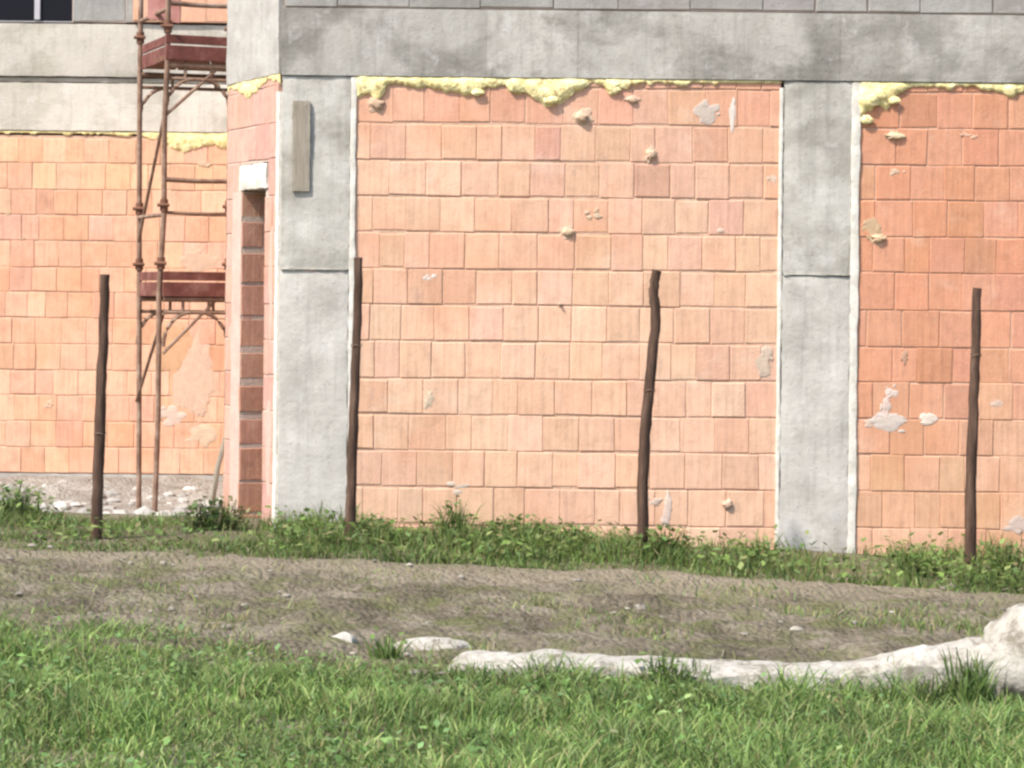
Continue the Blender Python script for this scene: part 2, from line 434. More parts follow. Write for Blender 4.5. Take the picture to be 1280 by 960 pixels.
def splat(mb, fr, a, h, ra, rh, col, mi, seed, t=0.012):
    """crust of mortar on the wall: several ragged dabs close together"""
    rr = random.Random(seed)
    if t > 0.03:
        ra *= 0.75; rh *= 0.75
    if t > 0.03:      # a proud lump with a few crumbs round it
        dab(mb, fr, a, h, ra, rh, tuple((0.6 * c + 0.4 * b_) * 0.82 for c, b_ in zip(col, (0.62, 0.42, 0.30))), mi, seed, t * 0.55)
        ra *= 1.4; rh *= 1.6; t = 0.006
        cnt = 4
    else: cnt = int(4 + 30 * (ra * rh) ** 0.5)
    for k in range(cnt):
        th = rr.uniform(0, 6.28); q = rr.random() ** 0.8
        z = rr.uniform(0.30, 0.75) * (1.25 - q)
        f = 0.84 * rr.uniform(0.94, 1.04)
        dab(mb, fr, a + math.cos(th) * q * ra * 0.8, h + math.sin(th) * q * rh * 0.8, max(0.012, ra * z * 1.2), max(0.010, rh * z * 1.2), tuple((c * 0.55 + b_ * 0.45) * f for c, b_ in zip(col, (0.62, 0.44, 0.34))), mi, seed * 31 + k, min(t, 0.0045) * rr.uniform(0.6, 1.0))

def foam_strip(mb, fr, a0, a1, htop, prof, seed, mi=0, scale=1.0):
    """bead of foam squeezed out under a beam: uneven hanging lower edge, bulging front"""
    n = int((a1 - a0) / 0.012); m = 9
    xs = np.linspace(a0, a1, n + 1)
    low = np.interp(xs, [p[0] for p in prof], [p[1] for p in prof])
    low = low - (fbm(xs * 9 + seed, xs * 0 + seed, 3) - 0.5) * 0.06 - (vnoise(xs * 31 + seed, xs * 0 + 3) - 0.5) * 0.03 - (vnoise(xs * 70 + seed, xs * 0 + 8) - 0.5) * 0.012
    low = np.minimum(low + 0.042, htop - 0.020)
    vs = []; fs = []
    for i, x in enumerate(xs):
        T = htop - low[i]
        for k in range(m):
            v = k / (m - 1)
            z = htop - T * v
            bulge = (math.sin(math.pi * min(1, v * 0.85 + 0.12)) ** 0.7) * (0.010 + 0.17 * min(T, 0.12)) * scale
            bulge *= 0.5 + 1.0 * float(fbm(x * 15 + seed, z * 15 + 7, 3))
            bulge *= min(1.0, 0.05 + min(i, n - i) / 5)
            if k == m - 1: bulge = -0.012
            if k == 0: bulge = max(bulge, 0.008)
            vs.append(fr.p(x + 0.006 * math.sin(k * 3 + i * 0.7), z, bulge))
    for i in range(n):
        for k in range(m - 1):
            fs.append((i * m + k, i * m + k + 1, (i + 1) * m + k + 1, (i + 1) * m + k))
    mb.add(vs, fs, (1, 1, 1), mi)

def bumpy_slab(mb, fr, a0, a1, h0, h1, d0, d1, mi=0, amp=0.004, step=0.06, col=(1, 1, 1), seed=0, edge=0.006):
    """cast concrete block whose front face is slightly uneven, with worn edges"""
    na = max(2, int((a1 - a0) / step)); nh = max(2, int((h1 - h0) / step))
    vs = []; fs = []
    for i in range(na + 1):
        for k in range(nh + 1):
            a = a0 + (a1 - a0) * i / na; h = h0 + (h1 - h0) * k / nh
            d = d1 + amp * 2 * (float(fbm(a * 3 + seed, h * 3 + seed, 4)) - 0.5)
            ea = eh = 0
            if i in (0, na): ea = edge * RND.uniform(0.3, 1.6) * (1 if i == 0 else -1); d -= edge * RND.uniform(0.2, 0.9)
            if k in (0, nh): eh = edge * RND.uniform(0.3, 1.2) * (1 if k == 0 else -1); d -= edge * RND.uniform(0.2, 0.9)
            vs.append(fr.p(a + ea, h + eh, d))
    nk = nh + 1
    for i in range(na):
        for k in range(nh):
            fs.append((i * nk + k, (i + 1) * nk + k, (i + 1) * nk + k + 1, i * nk + k + 1))
    ring = [i * nk for i in range(na + 1)] + [na * nk + k for k in range(1, nk)] + [i * nk + nh for i in range(na - 1, -1, -1)] + [k for k in range(nh - 1, 0, -1)]
    b = len(vs)
    for r in ring:
        v = vs[r]; vs.append(v - fr.n * ((v - fr.o).dot(fr.n) - d0))
    L = len(ring)
    for i in range(L):
        fs.append((ring[i], b + i, b + (i + 1) % L, ring[(i + 1) % L]))
    fs.append(tuple(b + i for i in range(L))[::-1])
    mb.add(vs, fs, col, mi)

# ================================================================== THE SETTING: ground
def axis(lo, hi, step, far):
    inner = np.arange(lo, hi + 1e-6, step)
    k = np.geomspace(0.3, far, 26)
    return np.concatenate([lo - k[::-1], inner, hi + k])
gx = axis(-6.5, 6.5, 0.07, 400); gy = axis(6.0, 23.0, 0.07, 400)
XX, YY = np.meshgrid(gx, gy, indexing='ij')
ZZ = ground_h(XX, YY)
V = np.stack([XX, YY, ZZ], -1).reshape(-1, 3)
nx_, ny_ = len(gx), len(gy)
I = np.arange(nx_ * ny_).reshape(nx_, ny_)
Q = np.stack([I[:-1, :-1], I[1:, :-1], I[1:, 1:], I[:-1, 1:]], -1).reshape(-1, 4)
go = fast_mesh('ground', V, Q.ravel(), np.arange(len(Q)) * 4, np.full(len(Q), 4), np.ones((len(V), 3)), M['soil'])
tag(go, kind='structure')

def patch(name, x0, x1, ynear, yfar, mat, step=0.05, lift=0.004, extra=None):
    nx = int((x1 - x0) / step); ny = 84
    xs = np.linspace(x0, x1, nx + 1); t = np.linspace(0, 1, ny + 1)
    X = np.repeat(xs[:, None], ny + 1, 1)
    a = ynear(xs)[:, None]; b = yfar(xs)[:, None]
    Y = a + (b - a) * t[None]
    Z = ground_h(X, Y)
    if extra is not None: Z = Z + extra(X, Y) * np.minimum(1, np.minimum(t, 1 - t) * 10)[None]
    Z = Z + lift
    # the rim dips into the ground
    Z[:, 0] -= 0.03; Z[:, -1] -= 0.03; Z[0] -= 0.03; Z[-1] -= 0.03
    V = np.stack([X, Y, Z], -1).reshape(-1, 3)
    I = np.arange((nx + 1) * (ny + 1)).reshape(nx + 1, ny + 1)
    Q = np.stack([I[:-1, :-1], I[1:, :-1], I[1:, 1:], I[:-1, 1:]], -1).reshape(-1, 4)
    o = fast_mesh(name, V, Q.ravel(), np.arange(len(Q)) * 4, np.full(len(Q), 4), np.ones((len(V), 3)), mat)
    return tag(o, kind='structure')
def lane_clods(X, Y):
    return 0.012 + np.clip(fbm(X * 2.2, Y * 3.5, 4) - 0.45, 0, 1) * 0.16 + (fbm(X * 8, Y * 8, 4) - 0.5) * 0.07
patch('dirt_lane', -9, 9, lambda x: 9.7 + (fbm(x * 1.6, x * 0 + 3) - 0.5) * 0.6, lambda x: 14.1 + (fbm(x * 1.3, x * 0 + 9) - 0.5) * 0.5, M['lane'], 0.05, 0.006, lane_clods)
patch('concrete_apron', -8.5, -2.2, lambda x: 17.3 + (fbm(x * 2, x * 0 + 30) - 0.5) * 0.9, lambda x: 22.75 + x * 0, M['apron'], 0.05, 0.006,
      lambda X, Y: np.clip(fbm(X * 2.5, Y * 2.5, 4) - 0.45, 0, 1) * 0.25)

# ================================================================== FRONT BUILDING
FX = Frame((0, D, 0), (1, 0, 0), (0, -1, 0))
front = thing('brick_building', (2.0, D, 0), 'unfinished orange hollow-brick building with grey concrete columns and beam, nearest the lane', 'building')
COLS = [(-1.60, -1.115), (1.845, 2.325), (5.29, 5.77)]
BEAM0, BEAM1 = 3.11, 3.575

# columns
for i, (a, b) in enumerate(COLS):
    mb = MB(); bumpy_slab(mb, FX, a, b, -0.5, 1.775, -0.45, 0.018, 0, 0.004, 0.05, seed=i * 7, edge=0.008)
    bumpy_slab(mb, FX, a + 0.003, b - 0.003, 1.777, 3.109, -0.45, 0.013, 1, 0.007, 0.04, seed=i * 7 + 3, edge=0.006)
    # ridge of grout that ran out of the shuttering joint
    bumpy_slab(mb, FX, a + 0.01, b - 0.01, 1.768, 1.79, -0.02, 0.024, 1, 0.010, 0.02, seed=i * 9 + 2, edge=0.006, col=(0.8, 0.79, 0.77))
    mb.build('column', [M['column_lo'], M['column_up']], front, True)

# beam across the front: cast in lengths, one mesh
mb = MB()
cuts = [-1.60, -0.19, 0.43, 1.50, 2.23, 2.62, 4.2, 5.78]
for i, (a, b) in enumerate(zip(cuts, cuts[1:])):
    tone = [0.94, 1.06, 1.0, 0.97, 1.04, 1.0, 0.98][i]
    bumpy_slab(mb, FX, a, b + 0.003, BEAM0, BEAM1, -0.45, 0.022 + 0.002 * (i % 2), 0, 0.007, 0.04, (tone, tone, tone), seed=20, edge=0.0015)
mb.build('beam', M['beam'], front, True)

# course of concrete blocks over the beam
mb = MB()
lay(mb, FX, -1.58, 5.75, BEAM1 + 0.008, BEAM1 + 0.41, 'grey', 0.50, 0.20, 0.012, 0.012, 0.1, back=0.014)
mb.build('parapet', [M['block'], M['pale_joint']], front)

# brick infill panels
H0, HT = -0.208, 3.045
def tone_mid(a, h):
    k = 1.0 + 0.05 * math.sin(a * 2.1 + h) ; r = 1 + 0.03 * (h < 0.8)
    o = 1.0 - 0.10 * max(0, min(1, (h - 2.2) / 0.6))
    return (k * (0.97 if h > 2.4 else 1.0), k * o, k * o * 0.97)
def tone_right(a, h):
    t = max(0, min(1, (1.1 - h) / 0.6))
    return (1 + 0.10 * t, 1 + 0.34 * t, 1 + 0.40 * t)

def A(px): return (px - PX) / 182.0
def Hh(px, py): return at(px, py, D).z
def Ax(px, py): return at(px, py, D).x

mb = MB(); r1 = random.Random(21)
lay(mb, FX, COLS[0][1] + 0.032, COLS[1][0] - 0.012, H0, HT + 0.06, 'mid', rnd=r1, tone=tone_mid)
WH, GR, PK = (0.80, 0.77, 0.72), (0.52, 0.49, 0.45), (0.62, 0.44, 0.34)
for i, (px, py, ra, rh, col, t) in enumerate([
        (540, 347, 0.075, 0.05, WH, 0.014), (885, 140, 0.11, 0.09, GR, 0.012), (914, 142, 0.032, 0.15, WH, 0.016), (955, 452, 0.07, 0.13, (0.56, 0.47, 0.37), 0.010),
        (535, 500, 0.045, 0.075, (0.66, 0.55, 0.38), 0.016), (710, 290, 0.06, 0.045, (0.66, 0.48, 0.32), 0.045),
        (728, 146, 0.075, 0.055, (0.68, 0.50, 0.34), 0.07), (813, 193, 0.05, 0.06, (0.66, 0.48, 0.33), 0.05), (742, 268, 0.07, 0.05, (0.68, 0.52, 0.34), 0.018),
        (700, 380, 0.022, 0.014, (0.62, 0.42, 0.30), 0.05), (910, 630, 0.06, 0.05, (0.62, 0.45, 0.33), 0.05), (570, 612, 0.13, 0.06, (0.60, 0.54, 0.45), 0.010),
        (470, 130, 0.08, 0.06, (0.62, 0.42, 0.28), 0.05), (835, 640, 0.05, 0.18, (0.66, 0.56, 0.50), 0.010),
        (900, 290, 0.05, 0.03, (0.70, 0.52, 0.42), 0.012), (965, 225, 0.045, 0.05, (0.72, 0.56, 0.44), 0.014), (790, 125, 0.06, 0.035, (0.66, 0.48, 0.34), 0.04), (820, 625, 0.10, 0.05, (0.62, 0.52, 0.44), 0.008)]):
    splat(mb, FX, Ax(px, py), Hh(px, py), ra, rh, col, 2, 300 + i, t)
bw1 = mb.build('brick_panel', [M['brick'], M['joint'], M['splat']], front)
bw1['label'] = 'pale salmon hollow brick panel between the two columns'

mb = MB(); r1 = random.Random(5)
lay(mb, FX, COLS[1][1] + 0.045, COLS[2][0] - 0.012, H0 - 0.25, HT + 0.06, 'right', rnd=r1, tone=tone_right, bed=0.008)
for i, (px, py, ra, rh, col, t) in enumerate([
        (1112, 530, 0.15, 0.085, (0.58, 0.56, 0.53), 0.014), (1115, 490, 0.055, 0.06, (0.76, 0.66, 0.60), 0.016), (1161, 523, 0.08, 0.05, (0.80, 0.74, 0.66), 0.02), (1108, 512, 0.05, 0.11, (0.66, 0.56, 0.52), 0.012),
        (1118, 171, 0.10, 0.045, (0.72, 0.58, 0.36), 0.05), (1120, 216, 0.07, 0.035, (0.70, 0.52, 0.34), 0.03), (1090, 285, 0.075, 0.10, (0.50, 0.34, 0.16), 0.025), (1098, 298, 0.07, 0.045, (0.68, 0.48, 0.28), 0.05),
        (1130, 445, 0.03, 0.06, (0.45, 0.22, 0.12), 0.006), (1213, 170, 0.08, 0.025, (0.66, 0.42, 0.28), 0.012), (1245, 505, 0.05, 0.03, (0.66, 0.50, 0.40), 0.01),
        (1270, 655, 0.12, 0.08, (0.60, 0.50, 0.45), 0.01), (1085, 530, 0.05, 0.03, (0.70, 0.54, 0.46), 0.012)]):
    splat(mb, FX, Ax(px, py), Hh(px, py), ra, rh, col, 2, 400 + i, t)
bw2 = mb.build('brick_panel', [M['brick'], M['joint'], M['splat']], front)
bw2['label'] = 'darker red-orange brick panel right of the second column'

# filler run down the sides of the columns
def filler(a, w, h0, h1, seed, fr=FX, d=0.012):
    mb = MB(); n = int((h1 - h0) / 0.03)
    vs = []; fs = []
    for i in range(n + 1):
        h = h0 + (h1 - h0) * i / n
        l = a - w * (0.5 + 0.15 * float(fbm(h * 6 + seed, seed, 3))); r = a + w * (0.42 + 0.32 * float(fbm(h * 7 + seed, seed + 9, 4)))
        b = d * 0.7 * (0.6 + 0.7 * float(fbm(h * 9, seed + 4, 3)))
        vs += [fr.p(l, h, -0.015), fr.p(l + 0.006, h, b), fr.p((l + r) / 2, h, b * 1.25), fr.p(r - 0.006, h, b), fr.p(r, h, -0.015)]
    for i in range(n):
        for k in range(4): fs.append((i * 5 + k, i * 5 + k + 1, (i + 1) * 5 + k + 1, (i + 1) * 5 + k))
    mb.add(vs, fs)
    return mb.build('joint_filler', M['filler'], front, True)
filler(COLS[0][1] + 0.014, 0.042, -0.1, 3.10, 3, d=0.022)
filler(COLS[1][0] - 0.008, 0.030, -0.25, 3.06, 13, d=0.020)
filler(COLS[1][1] + 0.022, 0.058, -0.35, 3.10, 23, d=0.024)

# foam under the beam
def fprof(pts): return [(Ax(x, y), Hh(x, y)) for x, y in pts]
mb = MB()
foam_strip(mb, FX, COLS[0][1] + 0.01, COLS[1][0] - 0.01, BEAM0 - 0.002, fprof([(437, 128), (462, 128), (474, 136), (484, 116), (500, 112), (540, 114), (560, 120), (588, 126), (605, 120), (625, 118), (645, 124), (670, 136), (700, 139), (712, 130), (730, 121), (742, 111), (765, 123), (775, 118), (800, 113), (830, 112), (852, 119), (862, 113), (890, 110), (940, 110), (978, 112)]), 2.0)
for i, (px, py, r) in enumerate([(690, 126, 0.035), (598, 116, 0.03), (770, 113, 0.025)]):
    p = FX.p(Ax(px, py), Hh(px, py), 0.02); mb.blob(p, (r * 1.3, r * 0.5, r * 0.7), 50 + i, 14, 10, 0.6)
mb.build('foam_seal', M['foam'], front, True)
mb = MB()
foam_strip(mb, FX, COLS[1][1] + 0.01, COLS[2][0], BEAM0 - 0.004, fprof([(1072, 160), (1085, 150), (1098, 138), (1108, 152), (1120, 130), (1132, 122), (1150, 116), (1185, 123), (1200, 116), (1230, 120), (1260, 128), (1290, 118), (1340, 120), (1400, 126), (1500, 116)]), 31.0)
for i, (px, py, r) in enumerate([(1088, 125, 0.06), (1100, 118, 0.05), (1084, 150, 0.04), (1118, 126, 0.03)]):
    p = FX.p(Ax(px, py), Hh(px, py), 0.02); mb.blob(p, (r * 1.2, r * 0.5, r * 0.8), 80 + i, 14, 10, 0.6)
mb.build('foam_seal', M['foam'], front, True)

# slanting end wall with the doorway
C0, C1 = Vector((-1.60, D, 0)), Vector((-2.09, D + 1.0, 0))
u = (C1 - C0).normalized(); LEN = (C1 - C0).length
n_ = Vector((-u.y, u.x, 0));  n_ = n_ if n_.x < 0 else -n_
SX = Frame(C0, u, n_)
OP = (0.30, 0.75, -0.5, 2.34)
LT = (0.24, 0.82, 2.34, 2.53)
mb = MB()
lay(mb, SX, 0.06, LEN, H0, 3.112, 'side', rnd=random.Random(3), holes=(OP, LT), bw=0.26, bed=0.006)
splat(mb, SX, 0.95, 1.3, 0.10, 0.2, (0.52, 0.36, 0.29), 2, 900, 0.006)
splat(mb, SX, 0.18, 0.5, 0.06, 0.4, (0.52, 0.40, 0.35), 2, 901, 0.006)
splat(mb, SX, 0.17, 1.7, 0.05, 0.5, (0.52, 0.42, 0.35), 2, 902, 0.006)
mb.build('side_wall', [M['brick'], M['pale_joint'], M['splat']], front)['label'] = 'narrow pinkish end wall with a tall doorway'
mb = MB(); bumpy_slab(mb, SX, LT[0], LT[1], LT[2], LT[3], -0.2, 0.020, 0, 0.006, 0.04, seed=9, edge=0.012)
mb.build('lintel', M['filler'], front, True)
mb = MB()
bumpy_slab(mb, SX, 0.02, LEN, BEAM0 + 0.01, BEAM1 + 0.42, -0.25, 0.018, 0, 0.006, 0.06, seed=4, edge=0.008)
mb.build('end_beam', M['beam_side'], front, True)
mb = MB()
foam_strip(mb, SX, 0.02, LEN, BEAM0 + 0.02, [(0, 3.03), (0.12, 3.02), (0.25, 3.05), (0.45, 2.98), (0.7, 2.95), (0.9, 3.02), (LEN, 3.03)], 55.0, scale=0.45)
mb.build('foam_seal', M['foam'], front, True)
filler(0.035, 0.055, -0.1, 3.0, 41, SX, 0.016)
JB = Frame(C0 + u * 0.747, -n_, -u)
mb = MB()
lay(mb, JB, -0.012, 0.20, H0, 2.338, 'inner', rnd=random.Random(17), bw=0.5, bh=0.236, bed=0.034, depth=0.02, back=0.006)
o = mb.build('door_reveal', [M['brick'], M['pale_joint']], front); o['label'] = 'brick reveal of the doorway with shade painted into its brown colour, and pale joints'
# added brickwork inside the doorway, top sloped to make a triangle of shade
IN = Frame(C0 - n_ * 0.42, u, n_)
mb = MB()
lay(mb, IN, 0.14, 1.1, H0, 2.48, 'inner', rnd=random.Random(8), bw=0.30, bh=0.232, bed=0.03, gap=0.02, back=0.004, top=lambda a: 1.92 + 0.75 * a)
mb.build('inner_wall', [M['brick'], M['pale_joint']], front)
# shell that closes the building behind what is seen
mb = MB()
mb.box(-2.08, -1.9, 17.06, 22.5, -0.5, 3.11); mb.box(5.6, 5.77, 16.46, 22.5, -0.5, 3.11); mb.box(-2.08, 5.77, 22.3, 22.5, -0.5, 3.11)
mb.build('rear_wall', M['dark'], front)
mb = MB()
sl = [(-1.58, D + 0.03), (5.75, D + 0.03), (5.75, 22.5), (-2.07, 22.5), (-2.07, D + 1.03)]
k = len(sl)
mb.add([(x, y, 3.40) for x, y in sl] + [(x, y, 3.56) for x, y in sl], [tuple(range(k))[::-1], tuple(range(k, 2 * k))] + [(i, (i + 1) % k, k + (i + 1) % k, k + i) for i in range(k)])
mb.build('floor_slab', M['block'], front)
mb = MB(); bw = Frame((-2.09, D + 1.0, 0), (0, 1, 0), (-1, 0, 0))
lay(mb, bw, 0.0, 5.5, H0, 3.1, 'mid', rnd=random.Random(14))
mb.build('side_wall', [M['brick'], M['joint']], front)
mb = MB(); mb.box(-2.09, -1.9, 17.02, 22.5, 3.115, 3.995)
mb.build('end_beam', M['beam_side'], front)

# board left on the left column
mb = MB()
p0, p1 = at(366, 126, D), at(388, 240, D)
x0, x1 = p0.x, p1.x
FXb = Frame((0, D - 0.028, 0), (1, 0, 0), (0, -1, 0))
bumpy_slab(mb, FXb, x0, x1, p1.z, p0.z, -0.01, 0.010, 0, 0.002, 0.03, seed=61, edge=0.004)
o = mb.build('wooden_board', M['board'])
tag(o, 'weathered brown board fixed upright high on the left grey column', 'board')

# ================================================================== REAR WING
WY = 22.6
WX = Frame((0, WY, 0), (1, 0, 0), (0, -1, 0))
wing = thing('brick_building', (-5.5, WY, -0.2), 'set-back pale orange brick building with dark upper window behind the scaffold', 'building')
def wz(py, px=60): return at(px, py, WY).z
def wxp(px, py=100): return at(px, py, WY).x
WL, WR = -8.2, -2.11
mb = MB()
lay(mb, WX, WL, WR, wz(591), wz(169), 'wing', rnd=random.Random(33), bed=0.010, tone=lambda a, h: (1.03, 1.05, 1.0) if h > 2.5 else (1, 1, 1))
for i, (px, py, ra, rh, col, t) in enumerate([(218, 440, 0.22, 0.30, (0.62, 0.33, 0.13), 0.005), (215, 520, 0.16, 0.12, (0.70, 0.58, 0.50), 0.008), (245, 470, 0.2, 0.45, (0.64, 0.46, 0.34), 0.004), (250, 545, 0.18, 0.12, (0.68, 0.54, 0.38), 0.006),
                                       (228, 180, 0.10, 0.08, (0.64, 0.50, 0.32), 0.03), (255, 205, 0.08, 0.05, (0.60, 0.44, 0.28), 0.03), (250, 330, 0.25, 0.16, (0.66, 0.46, 0.32), 0.004), (60, 505, 0.06, 0.06, (0.70, 0.5, 0.34), 0.01), (28, 300, 0.03, 0.03, (0.45, 0.28, 0.16), 0.02), (10, 268, 0.03, 0.03, (0.45, 0.3, 0.16), 0.02)]):
    p = at(px, py, WY); splat(mb, WX, p.x, p.z, ra, rh, col, 2, 700 + i, t)
mb.build('brick_panel', [M['brick'], M['joint'], M['splat']], wing)
mb = MB()
foam_strip(mb, WX, WL, WR, wz(164), [(WL, wz(172)), (wxp(30), wz(171)), (wxp(90), wz(172)), (wxp(170), wz(173)), (wxp(205), wz(183)), (wxp(230), wz(196)), (wxp(262), wz(186)), (wxp(290), wz(190))], 90.0, scale=0.7)
mb.build('foam_seal', M['foam'], wing, True)
mb = MB()
bumpy_slab(mb, WX, WL, WR, wz(164) + 0.003, wz(103), -0.4, 0.020, 0, 0.006, 0.08, (1.12, 1.10, 1.06), seed=5)
bumpy_slab(mb, WX, WL, WR, wz(103) + 0.004, wz(96), -0.4, -0.016, 0, 0.006, 0.03, (0.72, 0.70, 0.66), seed=7)
bumpy_slab(mb, WX, WL, WR, wz(96) + 0.004, wz(29), -0.4, 0.012, 0, 0.008, 0.08, (0.94, 0.93, 0.90), seed=6)
mb.build('beam', M['wing_beam'], wing, True)
mb = MB(); bumpy_slab(mb, WX, WL, WR, -0.6, wz(591) - 0.004, -0.3, 0.05, 0, 0.01, 0.08, seed=2)
mb.build('plinth', M['block'], wing, True)
# upper storey: window, blocks, brick
hs, hb = wz(27), wz(27) + 1.35
wa, wb = wxp(-40), wxp(89)
mb = MB()
lay(mb, WX, wb + 0.003, wxp(166), hs, hb, 'grey', 0.52, 0.24, 0.012, 0.014, 0.1)
lay(mb, WX, WL, wa - 0.003, hs, hb, 'grey', 0.52, 0.24, 0.012, 0.014, 0.1)
for (a, b) in ((wb + 0.003, wxp(166)), (WL, wa - 0.003)):
    pass
mb.build('upper_wall', [M['block'], M['pale_joint']], wing)
mb = MB(); WU = Frame((0, WY - 0.05, 0), (1, 0, 0), (0, -1, 0))
lay(mb, WU, wxp(166) + 0.003, WR, hs + 0.003, hb, 'wing', rnd=random.Random(4))
mb.build('upper_wall', [M['brick'], M['joint']], wing)['label'] = 'orange brick upper wall'
win_b = MB()
fw = 0.055
win_b.box(wa, wb, WY + 0.05, WY + 0.08, hs, hs + 0.012)
win_b.box(wa, wb, WY + 0.02, WY + 0.08, hb - fw, hb)
for c in (wa + fw / 2, wxp(45)): win_b.box(c - fw / 2, c + fw / 2, WY + 0.022, WY + 0.078, hs + 0.021, hb - fw - 0.001)
wf = win_b.build('window', M['frame'], wing, bevel=0.004)
mb = MB(); mb.box(wa - wing.location.x + wing.location.x, wb, WY + 0.045, WY + 0.055, hs + 0.02, hb - fw)
pn = MB(); pn.v = [(x, y, z) for x, y, z in mb.v]; pn.f = mb.f; pn.c = mb.c; pn.m = mb.m
me_off = wing.location
po = pn.build('dark_sheet', M['dark_fill'], wing); po.parent = wf  # sheet painted black to stand for the dark window opening
mb = MB()
mb.box(WL, WR, WY + 0.45, WY + 0.6, -0.5, hb); mb.box(WL - 0.1, WL - 0.01, WY, WY + 0.6, -0.5, hb); mb.box(WL, WR, WY + 0.2, WY + 0.45, hb + 0.003, hb + 0.15)
mb.build('rear_wall', M['dark'], wing)

# ================================================================== SCAFFOLD
sca = thing('scaffold_tower', (-2.6, 17.9, -0.15), 'rusty red frame scaffold with two toe-boarded decks standing in the corner of the walls', 'scaffold')
P1, P2 = Vector((-2.632, 17.6, 0)), Vector((-2.957, 18.4, 0))
dv = (P2 - P1).normalized(); pv = Vector((dv.y, -dv.x, 0))
P3, P4 = P1 + pv * 0.50, Vector((-2.13, 18.62, 0))
LV = [1.60, 3.38, 5.2]
BASE = -0.16
def Z(p, z): return Vector((p.x, p.y, z))
for k, p in enumerate((P1, P2, P3)):
    mb = MB()
    bend = [(0, 0), (0.006, 0.0), (-0.012, 0.004), (0.010, -0.004), (-0.006, 0), (0.012, 0), (0, 0)] if k == 0 else [(0, 0)] * 7
    lean = -0.055 if k == 0 else (0.03 if k == 1 else 0)
    zs = [BASE, 0.7, 1.6, 2.2, 2.9, 3.4, 5.3]
    pts = [Vector((p.x + b[0] + lean * (1 - z / 3.0) * (0.9 if z < 3 else 0.0), p.y + b[1], z)) for z, b in zip(zs, bend)]
    mb.tube(pts, 0.021, 12)
    lg = mb.build('standard', M['steel'], sca, True)
    for z in (1.83, 2.27, 3.62):
        cp = MB()
        q = [a + (b - a) * ((z - a.z) / (b.z - a.z)) for a, b in zip(pts, pts[1:]) if a.z <= z < b.z][0]
        cp.tube([q - Vector((0, 0, 0.045)), q + Vector((0, 0, 0.045))], 0.031, 12); cp.tube([q + Vector((-0.045, -0.03, 0)), q + Vector((0.045, -0.03, 0))], 0.014, 8)
        c_ = cp.build('coupler', M['rust'], sca, True); c_.parent = lg
    cp = MB(); cp.tube([(pts[0].x, pts[0].y, BASE - 0.03), (pts[0].x, pts[0].y, BASE + 0.02)], 0.07, 12)
    c_ = cp.build('base_plate', M['rust'], sca, True); c_.parent = lg
for (pa, pb) in ((P1, P3), (P2, P4)):
    for z in (1.56, 3.33):
        mb = MB(); mb.tube([Z(pa, z), Z(pb, z)], 0.021, 10); mb.tube([Z(pa, z - 0.10), Z(pb, z - 0.10)], 0.014, 8)
        for t in (0.3, 0.7): mb.tube([Z(pa + (pb - pa) * t, z), Z(pa + (pb - pa) * t, z - 0.10)], 0.012, 8)
        mb.build('transom', M['steel'], sca, True)
        mb = MB()   # arched corner braces under each transom
        for (q, r) in (((pa, pb), (pb, pa)) if pa is P1 else ((pa, pb),)):
            d = (r - q).normalized(); pts = []
            for i in range(9):
                a = math.pi / 2 * i / 8
                pts.append(Z(q + d * (0.21 * (1 - math.cos(a))), z - 0.10 - 0.26 * (1 - math.sin(a))))
            mb.tube(pts, 0.015, 8)
        mb.build('arch_brace', M['steel'], sca, True)
for z, m_ in ((1.585, M['red']), (3.375, M['red'])):
    mb = MB(); nb = 3
    for i in range(nb):
        a0, a1 = i / nb + 0.012, (i + 1) / nb - 0.012
        q = [P1.lerp(P3, a0), P1.lerp(P3, a1), P2.lerp(P4, a1), P2.lerp(P4, a0)]
        mb.hexa([Z(v, z) for v in q] + [Z(v, z + 0.04) for v in q])
    mb.build('deck', M['rust'], sca, bevel=0.004)
    def toe(pa, pb, d):
        dd = (pb - pa).normalized(); nn = Vector((dd.y, -dd.x, 0)) * d
        t = MB(); q = [pa + nn, pb + nn, pb + nn * 1.0 + nn.normalized() * -0.022, pa + nn + nn.normalized() * -0.022]
        t.hexa([Z(v, z - 0.005) for v in q] + [Z(v, z + 0.105) for v in q])
        q2 = [v for v in q]
        t.hexa([Z(v, z + 0.118) for v in q2] + [Z(v, z + 0.185) for v in q2])
        t.build('toe_board', m_, sca, bevel=0.004)
    toe(P1 - pv * 0.01, P3 + pv * 0.03, 0.03); toe(P2 - dv * 0.02, P1 + dv * 0.0, -0.03)
for z in (2.215, 2.465, 3.80):
    mb = MB(); mb.tube([Z(P1, z), Z(P1 + (P3 - P1) * 0.5, z - 0.006), Z(P3, z)], 0.020 if z > 2.3 else 0.014, 10)
    mb.build('guard_rail', M['steel'], sca, True)
for z in (2.2, 3.75):
    mb = MB(); mb.tube([Z(P1, z), Z(P2, z)], 0.017, 10); mb.build('guard_rail', M['steel'], sca, True)
for (a, b) in ((Z(P2, 0.75), Z(P1, 1.45)), (Z(P2, 2.0), Z(P1, 3.0)), (Z(P1, 1.15), Z(P1 + (P3 - P1) * 0.8, 1.55)), (Z(P1, 2.95), Z(P1 + (P3 - P1) * 0.8, 3.32))):
    mb = MB(); mb.tube([a, b], 0.013, 8); mb.build('diagonal_brace', M['steel'], sca, True)
mb = MB(); q0 = P1 - pv * 0.10 + dv * 0.3
pA, pB = at(185, -60, 17.9), at(226, 27, 17.9)
vv = [(pA.x, 17.9, pB.z + 0.02), (pB.x, 17.86, pB.z - 0.02), (pB.x, 17.88, pB.z - 0.02), (pA.x, 17.92, pB.z + 0.02), (pA.x, 17.9, pA.z), (pB.x, 17.86, pA.z), (pB.x, 17.88, pA.z), (pA.x, 17.92, pA.z)]
